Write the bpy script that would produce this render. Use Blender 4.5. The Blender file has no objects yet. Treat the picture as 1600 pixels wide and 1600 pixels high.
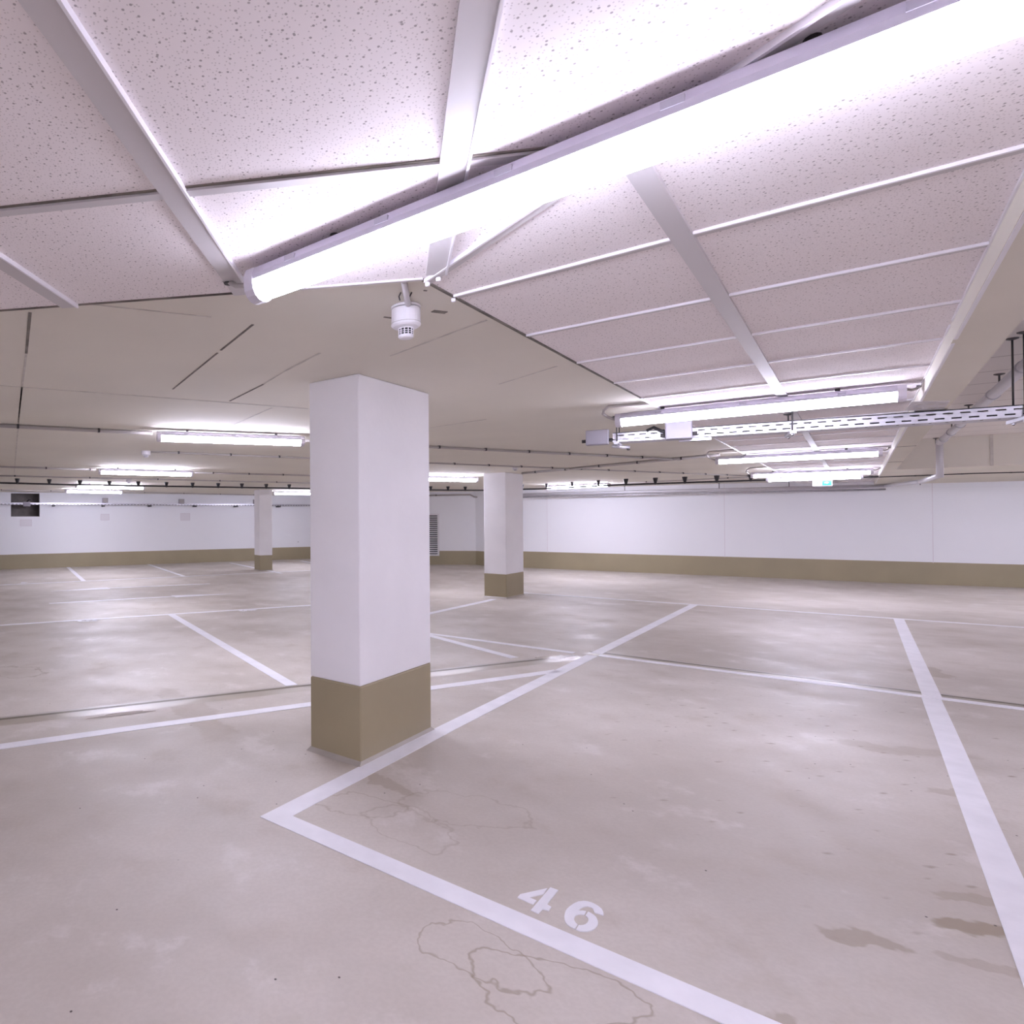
import bpy, bmesh, math, random
from mathutils import Vector, Matrix
random.seed(7)
C = bpy.context.scene.collection
D = math.pi / 180

# ------------------------------------------------------------------ camera calibration (metres, eye above the floor at the origin)
F, PITCH, ROLL, CX = 981.09, .54 * D, -.25 * D, 430.6
EYE = 1.34
S = EYE / 1.5                      # plan units measured for an eye of 1.5 m
cp, sp, cr, sr = math.cos(PITCH), math.sin(PITCH), math.cos(ROLL), math.sin(ROLL)
_f = Vector((0, cp, sp)); _u = Vector((0, -sp, cp)); _r = Vector((1, 0, 0))
RT = _r * cr + _u * sr
UP = -_r * sr + _u * cr
FW = _f

cam_d = bpy.data.cameras.new('camera')
cam = bpy.data.objects.new('camera', cam_d); C.objects.link(cam)
cam.matrix_world = Matrix(((RT.x, UP.x, -FW.x, 0), (RT.y, UP.y, -FW.y, 0), (RT.z, UP.z, -FW.z, EYE), (0, 0, 0, 1)))
cam_d.sensor_fit = 'HORIZONTAL'; cam_d.sensor_width = 36
cam_d.lens = F / 1600 * 36
cam_d.shift_x = (800 - CX) / 1600
cam_d.clip_start = .02; cam_d.clip_end = 200
bpy.context.scene.camera = cam

Z_PLASTER = EYE + .877 * S
Z_TILE = EYE + .83 * S
Z_BEAM = EYE + .745 * S
Z_RECESS = EYE + 1.22 * S

def ray(u, v):
    return RT * ((u - CX) / F) + UP * (-(v - 800) / F) + FW
def onz(u, v, z):                    # point seen at photo position (u, v) on the level z
    d = ray(u, v); t = (z - EYE) / d.z
    return Vector((d.x * t, d.y * t, z))
def rel(u, v, k):                    # same, level given as k plan units above the eye
    return onz(u, v, EYE + k * S)
def fz(y):                           # the floor falls gently towards the far drains
    return -.0125 * min(max(y - 4.5 * S, 0), 10.4 * S)
def onf(u, v):
    z = 0
    for _ in range(40):
        p = onz(u, v, z); z = fz(p.y)
    return Vector((p.x, p.y, z))
YA, YE = 42.82 * D, 66.7 * D
YC = 10.89 * D
def fa(a, b, z=0, yaw=YA):           # frame of the right-hand aisle (a along it, b to the left of it), plan units
    s, c = math.sin(yaw), math.cos(yaw)
    return Vector((S * (a * s - b * c), S * (a * c + b * s), z))

# ------------------------------------------------------------------ materials
def mat(name, col, rough=.6, metal=0, spec=.5, noise=None, bump=None, emit=None):
    m = bpy.data.materials.new(name); m.use_nodes = True
    nt = m.node_tree; b = nt.nodes['Principled BSDF']
    b.inputs['Base Color'].default_value = (*col, 1)
    b.inputs['Roughness'].default_value = rough
    b.inputs['Metallic'].default_value = metal
    b.inputs['Specular IOR Level'].default_value = spec
    if emit:
        b.inputs['Emission Color'].default_value = (*emit[0], 1)
        b.inputs['Emission Strength'].default_value = emit[1]
    g = nt.nodes.new('ShaderNodeNewGeometry')
    if noise:                        # (scale, amount)
        n = nt.nodes.new('ShaderNodeTexNoise'); n.inputs['Scale'].default_value = noise[0]; n.inputs['Detail'].default_value = 5
        nt.links.new(g.outputs['Position'], n.inputs['Vector'])
        r = nt.nodes.new('ShaderNodeMapRange'); r.inputs[1].default_value = .3; r.inputs[2].default_value = .7
        r.inputs[3].default_value = 1 - noise[1]; r.inputs[4].default_value = 1
        nt.links.new(n.outputs['Fac'], r.inputs[0])
        mx = nt.nodes.new('ShaderNodeMix'); mx.data_type = 'RGBA'; mx.blend_type = 'MULTIPLY'; mx.inputs[0].default_value = 1
        mx.inputs[6].default_value = (*col, 1)
        nt.links.new(r.outputs[0], mx.inputs[7])
        nt.links.new(mx.outputs[2], b.inputs['Base Color'])
    if bump:
        n2 = nt.nodes.new('ShaderNodeTexNoise'); n2.inputs['Scale'].default_value = bump[0]; n2.inputs['Detail'].default_value = 4
        nt.links.new(g.outputs['Position'], n2.inputs['Vector'])
        bp = nt.nodes.new('ShaderNodeBump'); bp.inputs['Strength'].default_value = bump[1]; bp.inputs['Distance'].default_value = .01
        nt.links.new(n2.outputs['Fac'], bp.inputs['Height']); nt.links.new(bp.outputs[0], b.inputs['Normal'])
    return m

class N:                             # small helper for node maths
    def __init__(s, m): s.nt = m.node_tree
    def node(s, t, **k):
        n = s.nt.nodes.new(t)
        for a, v in k.items(): setattr(n, a, v)
        return n
    def put(s, sock, v):
        if isinstance(v, (int, float, tuple)): sock.default_value = v
        else: s.nt.links.new(v, sock)
    def math(s, op, a, b=0.0, c=None, clamp=False):
        n = s.node('ShaderNodeMath', operation=op, use_clamp=clamp)
        s.put(n.inputs[0], a); s.put(n.inputs[1], b)
        if c is not None: s.put(n.inputs[2], c)
        return n.outputs[0]
    def rng(s, v, a, b, c=0.0, d=1.0):
        n = s.node('ShaderNodeMapRange'); n.interpolation_type = 'SMOOTHSTEP'
        s.put(n.inputs[0], v)
        for i, q in enumerate((a, b, c, d)): n.inputs[i + 1].default_value = q
        return n.outputs[0]
    def noise(s, vec, scale, detail=4, rough=.5):
        n = s.node('ShaderNodeTexNoise'); s.put(n.inputs['Vector'], vec)
        n.inputs['Scale'].default_value = scale; n.inputs['Detail'].default_value = detail; n.inputs['Roughness'].default_value = rough
        return n
    def mix(s, fac, a, b, mode='MIX'):
        n = s.node('ShaderNodeMix', data_type='RGBA', blend_type=mode)
        s.put(n.inputs[0], fac); s.put(n.inputs[6], a); s.put(n.inputs[7], b)
        return n.outputs[2]

def floor_material():
    m = bpy.data.materials.new('coated_floor'); m.use_nodes = True
    q = N(m); b = m.node_tree.nodes['Principled BSDF']
    pos = q.node('ShaderNodeNewGeometry').outputs['Position']
    big = q.noise(pos, .55, 6, .6).outputs['Fac']; mid = q.noise(pos, 2.3, 6, .65).outputs['Fac']; fine = q.noise(pos, 60, 2).outputs['Fac']
    base = q.mix(q.rng(big, .35, .68), (.475, .430, .378, 1), (.61, .565, .515, 1))
    base = q.mix(q.math('MULTIPLY', q.rng(mid, .54, .74), .38), base, (.415, .357, .28, 1))
    base = q.mix(q.math('MULTIPLY', q.rng(mid, .32, .44, 1, 0), .5), base, (.66, .615, .58, 1))
    base = q.mix(q.math('MULTIPLY', q.rng(fine, .35, .65), .10), base, (.33, .29, .25, 1))
    # wobbling plan coordinates for dried stains
    wob = q.noise(pos, 3.2, 4, .6).outputs['Color']
    vm = q.node('ShaderNodeVectorMath', operation='MULTIPLY_ADD'); q.put(vm.inputs[0], wob); vm.inputs[1].default_value = (.34, .34, 0); q.put(vm.inputs[2], pos)
    wp = vm.outputs[0]
    def blob(u, v, ru, rv, yaw):
        p = onf(u, v)
        sub = q.node('ShaderNodeVectorMath', operation='SUBTRACT'); q.put(sub.inputs[0], wp); sub.inputs[1].default_value = (p.x + .17, p.y + .17, p.z)
        ro = q.node('ShaderNodeVectorRotate', rotation_type='Z_AXIS'); q.put(ro.inputs['Vector'], sub.outputs[0]); ro.inputs['Angle'].default_value = yaw
        sc = q.node('ShaderNodeVectorMath', operation='MULTIPLY'); q.put(sc.inputs[0], ro.outputs[0]); sc.inputs[1].default_value = (1 / ru, 1 / rv, 0)
        ln = q.node('ShaderNodeVectorMath', operation='LENGTH'); q.put(ln.inputs[0], sc.outputs[0])
        return ln.outputs['Value']
    def ring(d, w):                                   # dried tide line
        return q.rng(q.math('ABSOLUTE', q.math('SUBTRACT', d, 1.0)), 0, w, 1, 0)
    for (u, v, ru, rv, yaw, w, k) in ((735, 1485, .20, .13, .5, .05, .55), (850, 1540, .22, .15, .5, .05, .6), (720, 1265, .30, .16, .3, .05, .3),
                                      (640, 1290, .22, .13, .9, .07, .3), (30, 1050, .3, .18, .5, .08, .5), (560, 1260, .2, .12, .2, .08, .35)):
        base = q.mix(q.math('MULTIPLY', ring(blob(u, v, ru, rv, yaw), w), k), base, (.27, .215, .145, 1))
    for (u, v, ru, rv, yaw, k) in ((1345, 1462, .10, .055, .3, .6), (1545, 1455, .13, .07, .2, .8), (1525, 1405, .14, .05, .5, .4), (1550, 1515, .16, .04, .7, .35), (1475, 1235, .12, .05, .2, .35), (1455, 1050, .14, .3, .7, .5),
                                   (600, 1225, .22, .06, .8, .4), (1210, 1590, .07, .05, .3, .5), (1415, 1170, .3, .1, .3, .3), (300, 1110, .8, .15, 1.1, .3)):
        base = q.mix(q.math('MULTIPLY', q.rng(blob(u, v, ru, rv, yaw), .72, 1.0, 1, 0), k), base, (.295, .235, .160, 1))
    # short tyre-scuffed streaks in bay 46, running along the bay front
    mp = q.node('ShaderNodeMapping'); q.put(mp.inputs['Vector'], pos); mp.inputs['Rotation'].default_value = (0, 0, YA); mp.inputs['Scale'].default_value = (1, 2.0, 1)
    st = q.node('ShaderNodeTexVoronoi', voronoi_dimensions='2D'); q.put(st.inputs['Vector'], mp.outputs[0]); st.inputs['Scale'].default_value = 5.5; st.inputs['Randomness'].default_value = 1
    stn = q.noise(mp.outputs[0], 14, 4).outputs['Fac']
    patch = q.rng(blob(1330, 1190, 1.5, 2.0, .5), .4, 1.3, 1, 0)
    ssp = q.node('ShaderNodeSeparateColor'); q.put(ssp.inputs[0], st.outputs['Color'])
    streak = q.rng(q.math('ADD', q.math('ADD', st.outputs['Distance'], q.math('MULTIPLY', stn, .42)), q.math('MULTIPLY', ssp.outputs[0], .30)), .20, .40, 1, 0)
    base = q.mix(q.math('MULTIPLY', q.math('MULTIPLY', streak, patch), .75), base, (.24, .185, .125, 1))
    # grit
    vo = q.node('ShaderNodeTexVoronoi', voronoi_dimensions='2D'); q.put(vo.inputs['Vector'], pos); vo.inputs['Scale'].default_value = 5.5; vo.inputs['Randomness'].default_value = 1
    sep = q.node('ShaderNodeSeparateColor'); q.put(sep.inputs[0], vo.outputs['Color'])
    speck = q.math('MULTIPLY', q.rng(vo.outputs['Distance'], .012, .028, 1, 0), q.rng(sep.outputs[0], .86, .88))
    base = q.mix(speck, base, (.06, .05, .04, 1))
    q.put(b.inputs['Base Color'], base)
    ro = q.math('ADD', q.rng(mid, .3, .7, .36, .54), q.math('MULTIPLY', big, .1))
    q.put(b.inputs['Roughness'], ro)
    b.inputs['Specular IOR Level'].default_value = .3
    bp = q.node('ShaderNodeBump'); bp.inputs['Strength'].default_value = .12; bp.inputs['Distance'].default_value = .02
    q.put(bp.inputs['Height'], q.math('ADD', q.math('MULTIPLY', mid, .8), q.math('MULTIPLY', fine, .06)))
    q.put(b.inputs['Normal'], bp.outputs[0])
    return m

def tile_material():                 # mineral fibre board with pinholes
    m = bpy.data.materials.new('mineral_fibre_tile'); m.use_nodes = True
    q = N(m); b = m.node_tree.nodes['Principled BSDF']
    pos = q.node('ShaderNodeNewGeometry').outputs['Position']
    def holes(scale, lo, hi, keep):
        v = q.node('ShaderNodeTexVoronoi', voronoi_dimensions='2D'); q.put(v.inputs['Vector'], pos); v.inputs['Scale'].default_value = scale
        sp_ = q.node('ShaderNodeSeparateColor'); q.put(sp_.inputs[0], v.outputs['Color'])
        return q.math('MULTIPLY', q.rng(v.outputs['Distance'], lo, hi, 1, 0), q.rng(sp_.outputs[0], keep, keep + .1))
    base = q.mix(q.math('MULTIPLY', q.noise(pos, 6, 5).outputs['Fac'], .25), (.86, .805, .815, 1), (.80, .75, .755, 1))
    base = q.mix(q.math('MULTIPLY', holes(46, .07, .13, .30), .82), base, (.30, .27, .27, 1))
    base = q.mix(q.math('MULTIPLY', holes(120, .10, .22, .25), .5), base, (.42, .38, .38, 1))
    q.put(b.inputs['Base Color'], base); b.inputs['Roughness'].default_value = .9; b.inputs['Specular IOR Level'].default_value = .15
    return m

def plank_material():                # boards of the recess: joint every 0.625 m along the aisle
    m = bpy.data.materials.new('board_soffit'); m.use_nodes = True
    q = N(m); b = m.node_tree.nodes['Principled BSDF']
    pos = q.node('ShaderNodeNewGeometry').outputs['Position']
    dt = q.node('ShaderNodeVectorMath', operation='DOT_PRODUCT'); q.put(dt.inputs[0], pos); dt.inputs[1].default_value = (math.sin(YA), math.cos(YA), 0)
    fr = q.math('FRACT', q.math('DIVIDE', dt.outputs['Value'], .625))
    ln = q.rng(q.math('ABSOLUTE', q.math('SUBTRACT', fr, .5)), .006, .02, 1, 0)
    base = q.mix(q.math('MULTIPLY', q.noise(pos, 3, 5).outputs['Fac'], .3), (.84, .80, .77, 1), (.78, .745, .71, 1))
    base = q.mix(q.math('MULTIPLY', ln, .7), base, (.25, .22, .2, 1))
    q.put(b.inputs['Base Color'], base); b.inputs['Roughness'].default_value = .85
    return m

def wall_material():                 # white paint on formed concrete with tie holes
    m = bpy.data.materials.new('white_wall_paint'); m.use_nodes = True
    q = N(m); b = m.node_tree.nodes['Principled BSDF']
    pos = q.node('ShaderNodeNewGeometry').outputs['Position']
    base = q.mix(q.math('MULTIPLY', q.noise(pos, 1.4, 6).outputs['Fac'], .3), (.85, .855, .885, 1), (.80, .805, .835, 1))
    v = q.node('ShaderNodeTexVoronoi'); q.put(v.inputs['Vector'], pos); v.inputs['Scale'].default_value = 1.25
    sp_ = q.node('ShaderNodeSeparateColor'); q.put(sp_.inputs[0], v.outputs['Color'])
    h = q.math('MULTIPLY', q.rng(v.outputs['Distance'], .025, .045, 1, 0), q.rng(sp_.outputs[0], .5, .55))
    base = q.mix(q.math('MULTIPLY', h, .7), base, (.3, .28, .28, 1))
    q.put(b.inputs['Base Color'], base); b.inputs['Roughness'].default_value = .7; b.inputs['Specular IOR Level'].default_value = .3
    bp = q.node('ShaderNodeBump'); bp.inputs['Strength'].default_value = .1; bp.inputs['Distance'].default_value = .01
    q.put(bp.inputs['Height'], q.noise(pos, 25, 3).outputs['Fac']); q.put(b.inputs['Normal'], bp.outputs[0])
    return m

LIGHT = (.855, .84, 1.06)
M = dict(
    floor=floor_material(), tile=tile_material(), planks=plank_material(), wall=wall_material(),
    plaster=mat('ceiling_paint', (.75, .715, .635), .85, spec=.2, noise=(1.1, .07), bump=(18, .08)),
    pillar=mat('pillar_paint', (.89, .88, .905), .65, spec=.3, noise=(2.5, .05), bump=(30, .12)),
    olive=mat('olive_base_paint', (.365, .312, .198), .42, noise=(1.6, .10), bump=(25, .06)),
    cove=mat('grey_sealing_cove', (.43, .395, .35), .35, noise=(6, .15)),
    line=mat('road_marking_paint', (.84, .835, .88), .5, noise=(7, .10), bump=(45, .1)),
    worn=mat('worn_marking_paint', (.62, .60, .60), .5, noise=(20, .35)),
    runner=mat('white_ceiling_rail', (.58, .55, .56), .45, spec=.4, noise=(2, .04)),
    trim=mat('bright_edge_trim', (.82, .80, .84), .3, spec=.6),
    crack=mat('dark_joint', (.26, .23, .20), .9, noise=(9, .6)),
    faint=mat('faint_joint', (.66, .62, .565), .9, noise=(9, .3)),
    housing=mat('lamp_housing_plastic', (.50, .47, .55), .4),
    cap=mat('lamp_cap_plastic', (.62, .59, .66), .35),
    clip=mat('lamp_clip_plastic', (.36, .34, .40), .45),
    glow=mat('lit_diffuser', (.9, .9, .95), .4, emit=(LIGHT, 5.4)),
    glow_back=mat('lit_diffuser_added_tube', (.9, .9, .95), .4, emit=(LIGHT, 21.0)),  # strong emission for the unseen lamps added behind the viewpoint
    glow_far=mat('lit_diffuser_stronger_tube', (.9, .9, .95), .4, emit=(LIGHT, 13.0)),  # same kind of tube, emission raised to brighten the far bays
    glow_end=mat('lit_diffuser_end_tube', (.9, .9, .95), .4, emit=(LIGHT, 9.0)),
    glow_wall=mat('lit_diffuser_wall_tube', (.9, .9, .95), .4, emit=(LIGHT, 18.0)),
    glow_mid=mat('lit_diffuser_aisle_tube', (.9, .9, .95), .4, emit=(LIGHT, 6.5)),
    pvc=mat('grey_conduit_pvc', (.42, .385, .37), .5),
    whitepvc=mat('white_conduit_pvc', (.66, .63, .65), .45),
    dark=mat('dark_rubber', (.045, .04, .04), .6),
    black=mat('black_cable', (.018, .016, .018), .5),
    steel=mat('galvanised_steel', (.62, .61, .66), .38, metal=.75, noise=(14, .22)),
    slot=mat('slot_shadow_gap', (.03, .03, .035), .8),
    rod=mat('threaded_rod', (.10, .095, .095), .5, metal=.5),
    foil=mat('foil_pipe_wrap', (.70, .69, .73), .42, metal=.35, bump=(30, .10)),
    box=mat('grey_box_plastic', (.30, .28, .315), .5),
    detector=mat('white_detector_plastic', (.78, .76, .80), .4),
    hole=mat('raw_concrete', (.24, .215, .20), .9, noise=(4, .4)),
    green=mat('sign_green', (0, .12, .095), .4, emit=((0, .60, .46), .10)),
    signwhite=mat('sign_white', (.24, .27, .27), .4, emit=((.75, .95, .92), .10)),
    gutter=mat('drain_channel_dark', (.17, .145, .10), .45, noise=(6, .3)),
    bank=mat('drain_channel_bank', (.43, .385, .315), .30, noise=(4, .15)),
    panel=mat('pale_wall_panel', (.74, .72, .75), .5),
    panelrim=mat('panel_outline', (.68, .63, .67), .5),
    grille=mat('grille_white', (.74, .72, .74), .4),
    copper=mat('copper_tone_clip', (.45, .25, .12), .4, metal=.5),
)
water = mat('shallow_water', (.48, .44, .40), .06, spec=.9)
M['water'] = water

# ------------------------------------------------------------------ mesh helpers
class MB:
    def __init__(s): s.v = []; s.f = []; s.smooth = False
    def add(s, vs, fs):
        o = len(s.v); s.v += [Vector(p) for p in vs]; s.f += [tuple(i + o for i in f) for f in fs]; return s
    def box(s, c, ux, uy, uz):       # centre, three half-axis vectors
        c = Vector(c); ux, uy, uz = Vector(ux), Vector(uy), Vector(uz)
        vs = [c + ux * i + uy * j + uz * k for i in (-1, 1) for j in (-1, 1) for k in (-1, 1)]
        return s.add(vs, [(0, 1, 3, 2), (4, 6, 7, 5), (0, 4, 5, 1), (2, 3, 7, 6), (0, 2, 6, 4), (1, 5, 7, 3)])
    def bar(s, p, q, w, h, up=(0, 0, 1), drop=False):      # box from p to q, w wide, h high; drop: hangs below the line
        p, q = Vector(p), Vector(q); d = (q - p).normalized(); side = d.cross(Vector(up)).normalized(); u = side.cross(d)
        c = (p + q) / 2 - (u * h / 2 if drop else Vector())
        return s.box(c, (q - p) / 2, side * w / 2, u * h / 2)
    def prism(s, pts, z0, z1):       # plan polygon, extruded
        n = len(pts)
        vs = [(p[0], p[1], z0) for p in pts] + [(p[0], p[1], z1) for p in pts]
        return s.add(vs, [tuple(range(n))[::-1], tuple(range(n, 2 * n))] + [(i, (i + 1) % n, n + (i + 1) % n, n + i) for i in range(n)])
    def tube(s, pts, r, n=10, closed=True):
        pts = [Vector(p) for p in pts]; rings = []
        for i, p in enumerate(pts):
            d = (pts[min(i + 1, len(pts) - 1)] - pts[max(i - 1, 0)]).normalized()
            a = d.cross(Vector((0, 0, 1)))
            if a.length < 1e-3: a = d.cross(Vector((1, 0, 0)))
            a.normalize(); b = d.cross(a)
            rings.append([p + (a * math.cos(t) + b * math.sin(t)) * r for t in [2 * math.pi * k / n for k in range(n)]])
        vs = [q for ring in rings for q in ring]
        fs = [(i * n + k, i * n + (k + 1) % n, (i + 1) * n + (k + 1) % n, (i + 1) * n + k) for i in range(len(pts) - 1) for k in range(n)]
        fs += [tuple(range(n))[::-1], tuple(range((len(pts) - 1) * n, len(pts) * n))]
        s.smooth = True
        return s.add(vs, fs)
    def lathe(s, c, prof, n=28):     # profile (radius, z)
        c = Vector(c); vs = []
        for r, z in prof: vs += [c + Vector((r * math.cos(2 * math.pi * k / n), r * math.sin(2 * math.pi * k / n), z)) for k in range(n)]
        fs = [(i * n + k, i * n + (k + 1) % n, (i + 1) * n + (k + 1) % n, (i + 1) * n + k) for i in range(len(prof) - 1) for k in range(n)]
        fs += [tuple(range(n))[::-1], tuple(range((len(prof) - 1) * n, len(prof) * n))]
        return s.add(vs, fs)
    def section(s, p, q, prof):      # closed cross-section (side, up) swept from p to q
        p, q = Vector(p), Vector(q); d = (q - p).normalized(); side = d.cross(Vector((0, 0, 1))).normalized(); u = side.cross(d); n = len(prof)
        vs = [e + side * a + u * b for e in (p, q) for a, b in prof]
        return s.add(vs, [tuple(range(n)), tuple(range(n, 2 * n))[::-1]] + [(i, n + i, n + (i + 1) % n, (i + 1) % n) for i in range(n)])
    def build(s, name, m, parent=None, bevel=0, origin=None):
        me = bpy.data.meshes.new(name)
        o = bpy.data.objects.new(name, me); C.objects.link(o)
        base = Vector(origin) if origin is not None else (Vector(parent.matrix_world.translation) if parent else Vector())
        if parent is None and origin is None and s.v:
            lo = Vector([min(v[i] for v in s.v) for i in range(3)]); hi = Vector([max(v[i] for v in s.v) for i in range(3)])
            base = Vector(((lo.x + hi.x) / 2, (lo.y + hi.y) / 2, lo.z))
        if parent:
            g = Vector(); q = parent
            while q: g += q.location; q = q.parent
            base = g
        me.from_pydata([v - base for v in s.v], [], s.f); me.materials.append(m)
        bm = bmesh.new(); bm.from_mesh(me); bmesh.ops.recalc_face_normals(bm, faces=bm.faces); bm.to_mesh(me); bm.free()
        if s.smooth:
            for p in me.polygons: p.use_smooth = len(p.vertices) == 4
        if parent: o.parent = parent
        else: o.location = base
        if bevel:
            bv = o.modifiers.new('bevel', 'BEVEL'); bv.width = bevel; bv.segments = 2; bv.limit_method = 'ANGLE'
        return o

def tag(o, label=None, cat=None, group=None, kind=None):
    for k, v in (('label', label), ('category', cat), ('group', group), ('kind', kind)):
        if v: o[k] = v
    return o
def thing(name, loc, label, cat, group=None):
    o = bpy.data.objects.new(name, None); C.objects.link(o); o.location = Vector(loc); o.empty_display_size = .1
    return tag(o, label, cat, group)
def struct(name, mb, m, label=None, parent=None):
    o = mb.build(name, m, parent)
    if not parent: o['kind'] = 'structure'
    if label: o['label'] = label
    return o
def lerp(p, q, t): return Vector(p) + (Vector(q) - Vector(p)) * t

# ------------------------------------------------------------------ the setting
X0, X1, Y0, Y1 = -14.0, 19.0, -5.0, 25.5
YB = [Y0, 4.5 * S, 14.9 * S, Y1]
fl = MB()
for j in range(3):
    a, b = YB[j], YB[j + 1]; za, zb = fz(a), fz(b)
    fl.add([(X0, a, za), (X1, a, za), (X1, b, zb), (X0, b, zb)], [(0, 1, 2, 3)])
floor = struct('floor', fl, M['floor'], 'beige grey coated concrete floor of the parking garage')

BR = -.47                                     # outer edge of the beam, aisle frame
ARC = 14.40                                   # far face of the recess
cl = MB()
zt = Z_PLASTER + .16
cl.prism([fa(-14, BR), fa(-14, 24), fa(34, 24), fa(34, BR)], Z_PLASTER, zt)
ceiling = struct('ceiling', cl, M['plaster'], 'off white painted ceiling over the parking bays')
rc = MB()
rc.prism([fa(-14, BR), fa(ARC + .3, BR), fa(ARC + .3, -24), fa(-14, -24)], Z_RECESS, Z_RECESS + .12)
rc.prism([fa(-14, BR + .02), fa(ARC, BR + .02), fa(ARC, BR), fa(-14, BR)], Z_BEAM + .02, Z_RECESS)
struct('ceiling', rc, M['planks'], 'boarded ceiling of the raised recess behind the white beam')
bk = MB()
bk.prism([fa(ARC, BR), fa(34, BR), fa(34, -24), fa(ARC, -24)], Z_BEAM, Z_RECESS + .05)
struct('beam', bk, M['plaster'], 'broad ceiling downstand closing the far end of the recess')
be = MB()
be.prism([fa(-14, -.305), fa(ARC, -.305), fa(ARC, BR), fa(-14, BR)], Z_BEAM, Z_PLASTER)
be.prism([fa(ARC, -.305), fa(23, -.305), fa(23, BR), fa(ARC, BR)], Z_BEAM, Z_PLASTER)
beam = struct('beam', be, M['plaster'], 'long off white beam between the tiled ceiling and the recess')
tr = MB()
for a0, a1 in ((-6, 3.9), (4.0, 9.6), (9.64, 20)):
    tr.bar(fa(a0, -.307, Z_TILE - .004), fa(a1, -.307, Z_TILE - .004), .012, .010)
    tr.bar(fa(a0, -.312, Z_BEAM), fa(a1, -.312, Z_BEAM), .010, .006)
tr.build('edge_trim', M['trim'], beam)
jn = MB()
for a in (6.9, 9.6, 12.3): jn.bar(fa(a, -.305, Z_BEAM - .001), fa(a, BR, Z_BEAM - .001), .008, .004)
jn.build('joint', M['crack'], beam)
# a joint on the far face of the recess
jf = MB()
pj = onz(1552, 727, Z_BEAM)
av = pj.x / S * math.sin(YA) + pj.y / S * math.cos(YA); bv_ = -pj.x / S * math.cos(YA) + pj.y / S * math.sin(YA)
jf.bar(fa(ARC - .004, bv_, Z_BEAM), fa(ARC - .004, bv_, Z_RECESS), .03, .01, up=(math.sin(YA), math.cos(YA), 0))
jf.build('joint', M['faint'], bpy.data.objects['beam'])

# suspended tiled ceiling, two wings meeting at a mitre
def fc(c, b, z=0): return fa(c, b, z, YC)
m0 = fa(1.942, 1.098)                         # inner corner of the mitre
dm = (fa(1.34, .03) - m0).normalized()
m1 = m0 + dm * 9
tc = MB()
TH = .045
# right wing: from the mitre along the aisle up to the beam
def line_hit(p, d, q, e):                    # plan intersection
    den = d.x * e.y - d.y * e.x; t = ((q.x - p.x) * e.y - (q.y - p.y) * e.x) / den
    return p + d * t
dA = fa(1, 0).normalized(); dBv = fa(0, -1).normalized(); dC = fc(1, 0).normalized(); dD = fc(0, 1).normalized()
mb_ = line_hit(m0, dm, fa(0, -.305), dA)      # mitre meets the beam line
tc.prism([m0, mb_, fa(21.8, -.305), fa(21.8, 1.098)], Z_TILE, Z_TILE + TH)
# left wing: along D, far edge c = 2.235
far0 = fc(2.235, 12)
tc.prism([m0, far0, fc(-5, 12), line_hit(fc(-5, 0), dD, m0, dm), ], Z_TILE, Z_TILE + TH)
tiles = struct('ceiling', tc, M['tile'], 'suspended white mineral fibre tile ceiling over the driving lane')
def wing_inside(p, right):
    # on the right wing side of the mitre?
    d = p - m0; side = dm.x * d.y - dm.y * d.x
    return side > 0 if right else side < 0
# rails between the tiles
def rail(p, q, w, h=.010): 
    mb = MB().bar(Vector((p.x, p.y, Z_TILE)), Vector((q.x, q.y, Z_TILE)), w, h, drop=True)
    return mb.build('rail', M['runner'], tiles)
def tee(p, q, w=.012, h=.012):
    mb = MB().bar(Vector((p.x, p.y, Z_TILE)), Vector((q.x, q.y, Z_TILE)), w, h, drop=True)
    return mb.build('tee_bar', M['trim'], tiles)
s0 = line_hit(m0, dm, fa(0, .372), dA)
rail(s0, fa(21.8, .372), .05)
for k in range(1, 29):
    a = 2.17 + (k - 1) * .7005
    st_ = fa(a, 1.098)
    if a < 1.98: st_ = line_hit(m0, dm, fa(a, 0), dBv)
    if a > 21.5: break
    tee(st_, fa(a, -.305), .008, .008)
    # narrow flange beside the bright nose
    MB().bar(st_ + dA * .02 + Vector((0, 0, Z_TILE)), fa(a, -.305, Z_TILE) + dA * .02, .026, .004, drop=True).build('tee_flange', M['runner'], tiles)
tee(line_hit(m0, dm, fa(1.47, 0), dBv), fa(1.47, -.305), .008, .008)
for b in (.55, -.136, 1.24, 1.93, 2.62, 3.31):
    e = fc(2.235, b) if b > .0 else line_hit(m0, dm, fc(0, b), dC)
    if b < 0: e = fc(2.18, b)
    rail(e, fc(-5, b), .058)
    MB().bar(e + dD * -.03 + Vector((0, 0, Z_TILE)), fc(-5, b, Z_TILE) + dD * -.03, .006, .014, drop=True).build('tee_bar', M['trim'], tiles)
for c in (1.497, .80, .11, -.58):
    def cl_(o, z=0): 
        a_ = fc(c + o, 12, z); b_ = line_hit(fc(c + o, 0), dD, m0, dm); return a_, Vector((b_.x, b_.y, z))
    a_, b_ = cl_(.016); rail(a_, b_, .026, .008)
    a_, b_ = cl_(-.004, Z_TILE); MB().bar(a_, b_, .006, .006).build('tee_shadow_gap', M['crack'], tiles)
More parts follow.
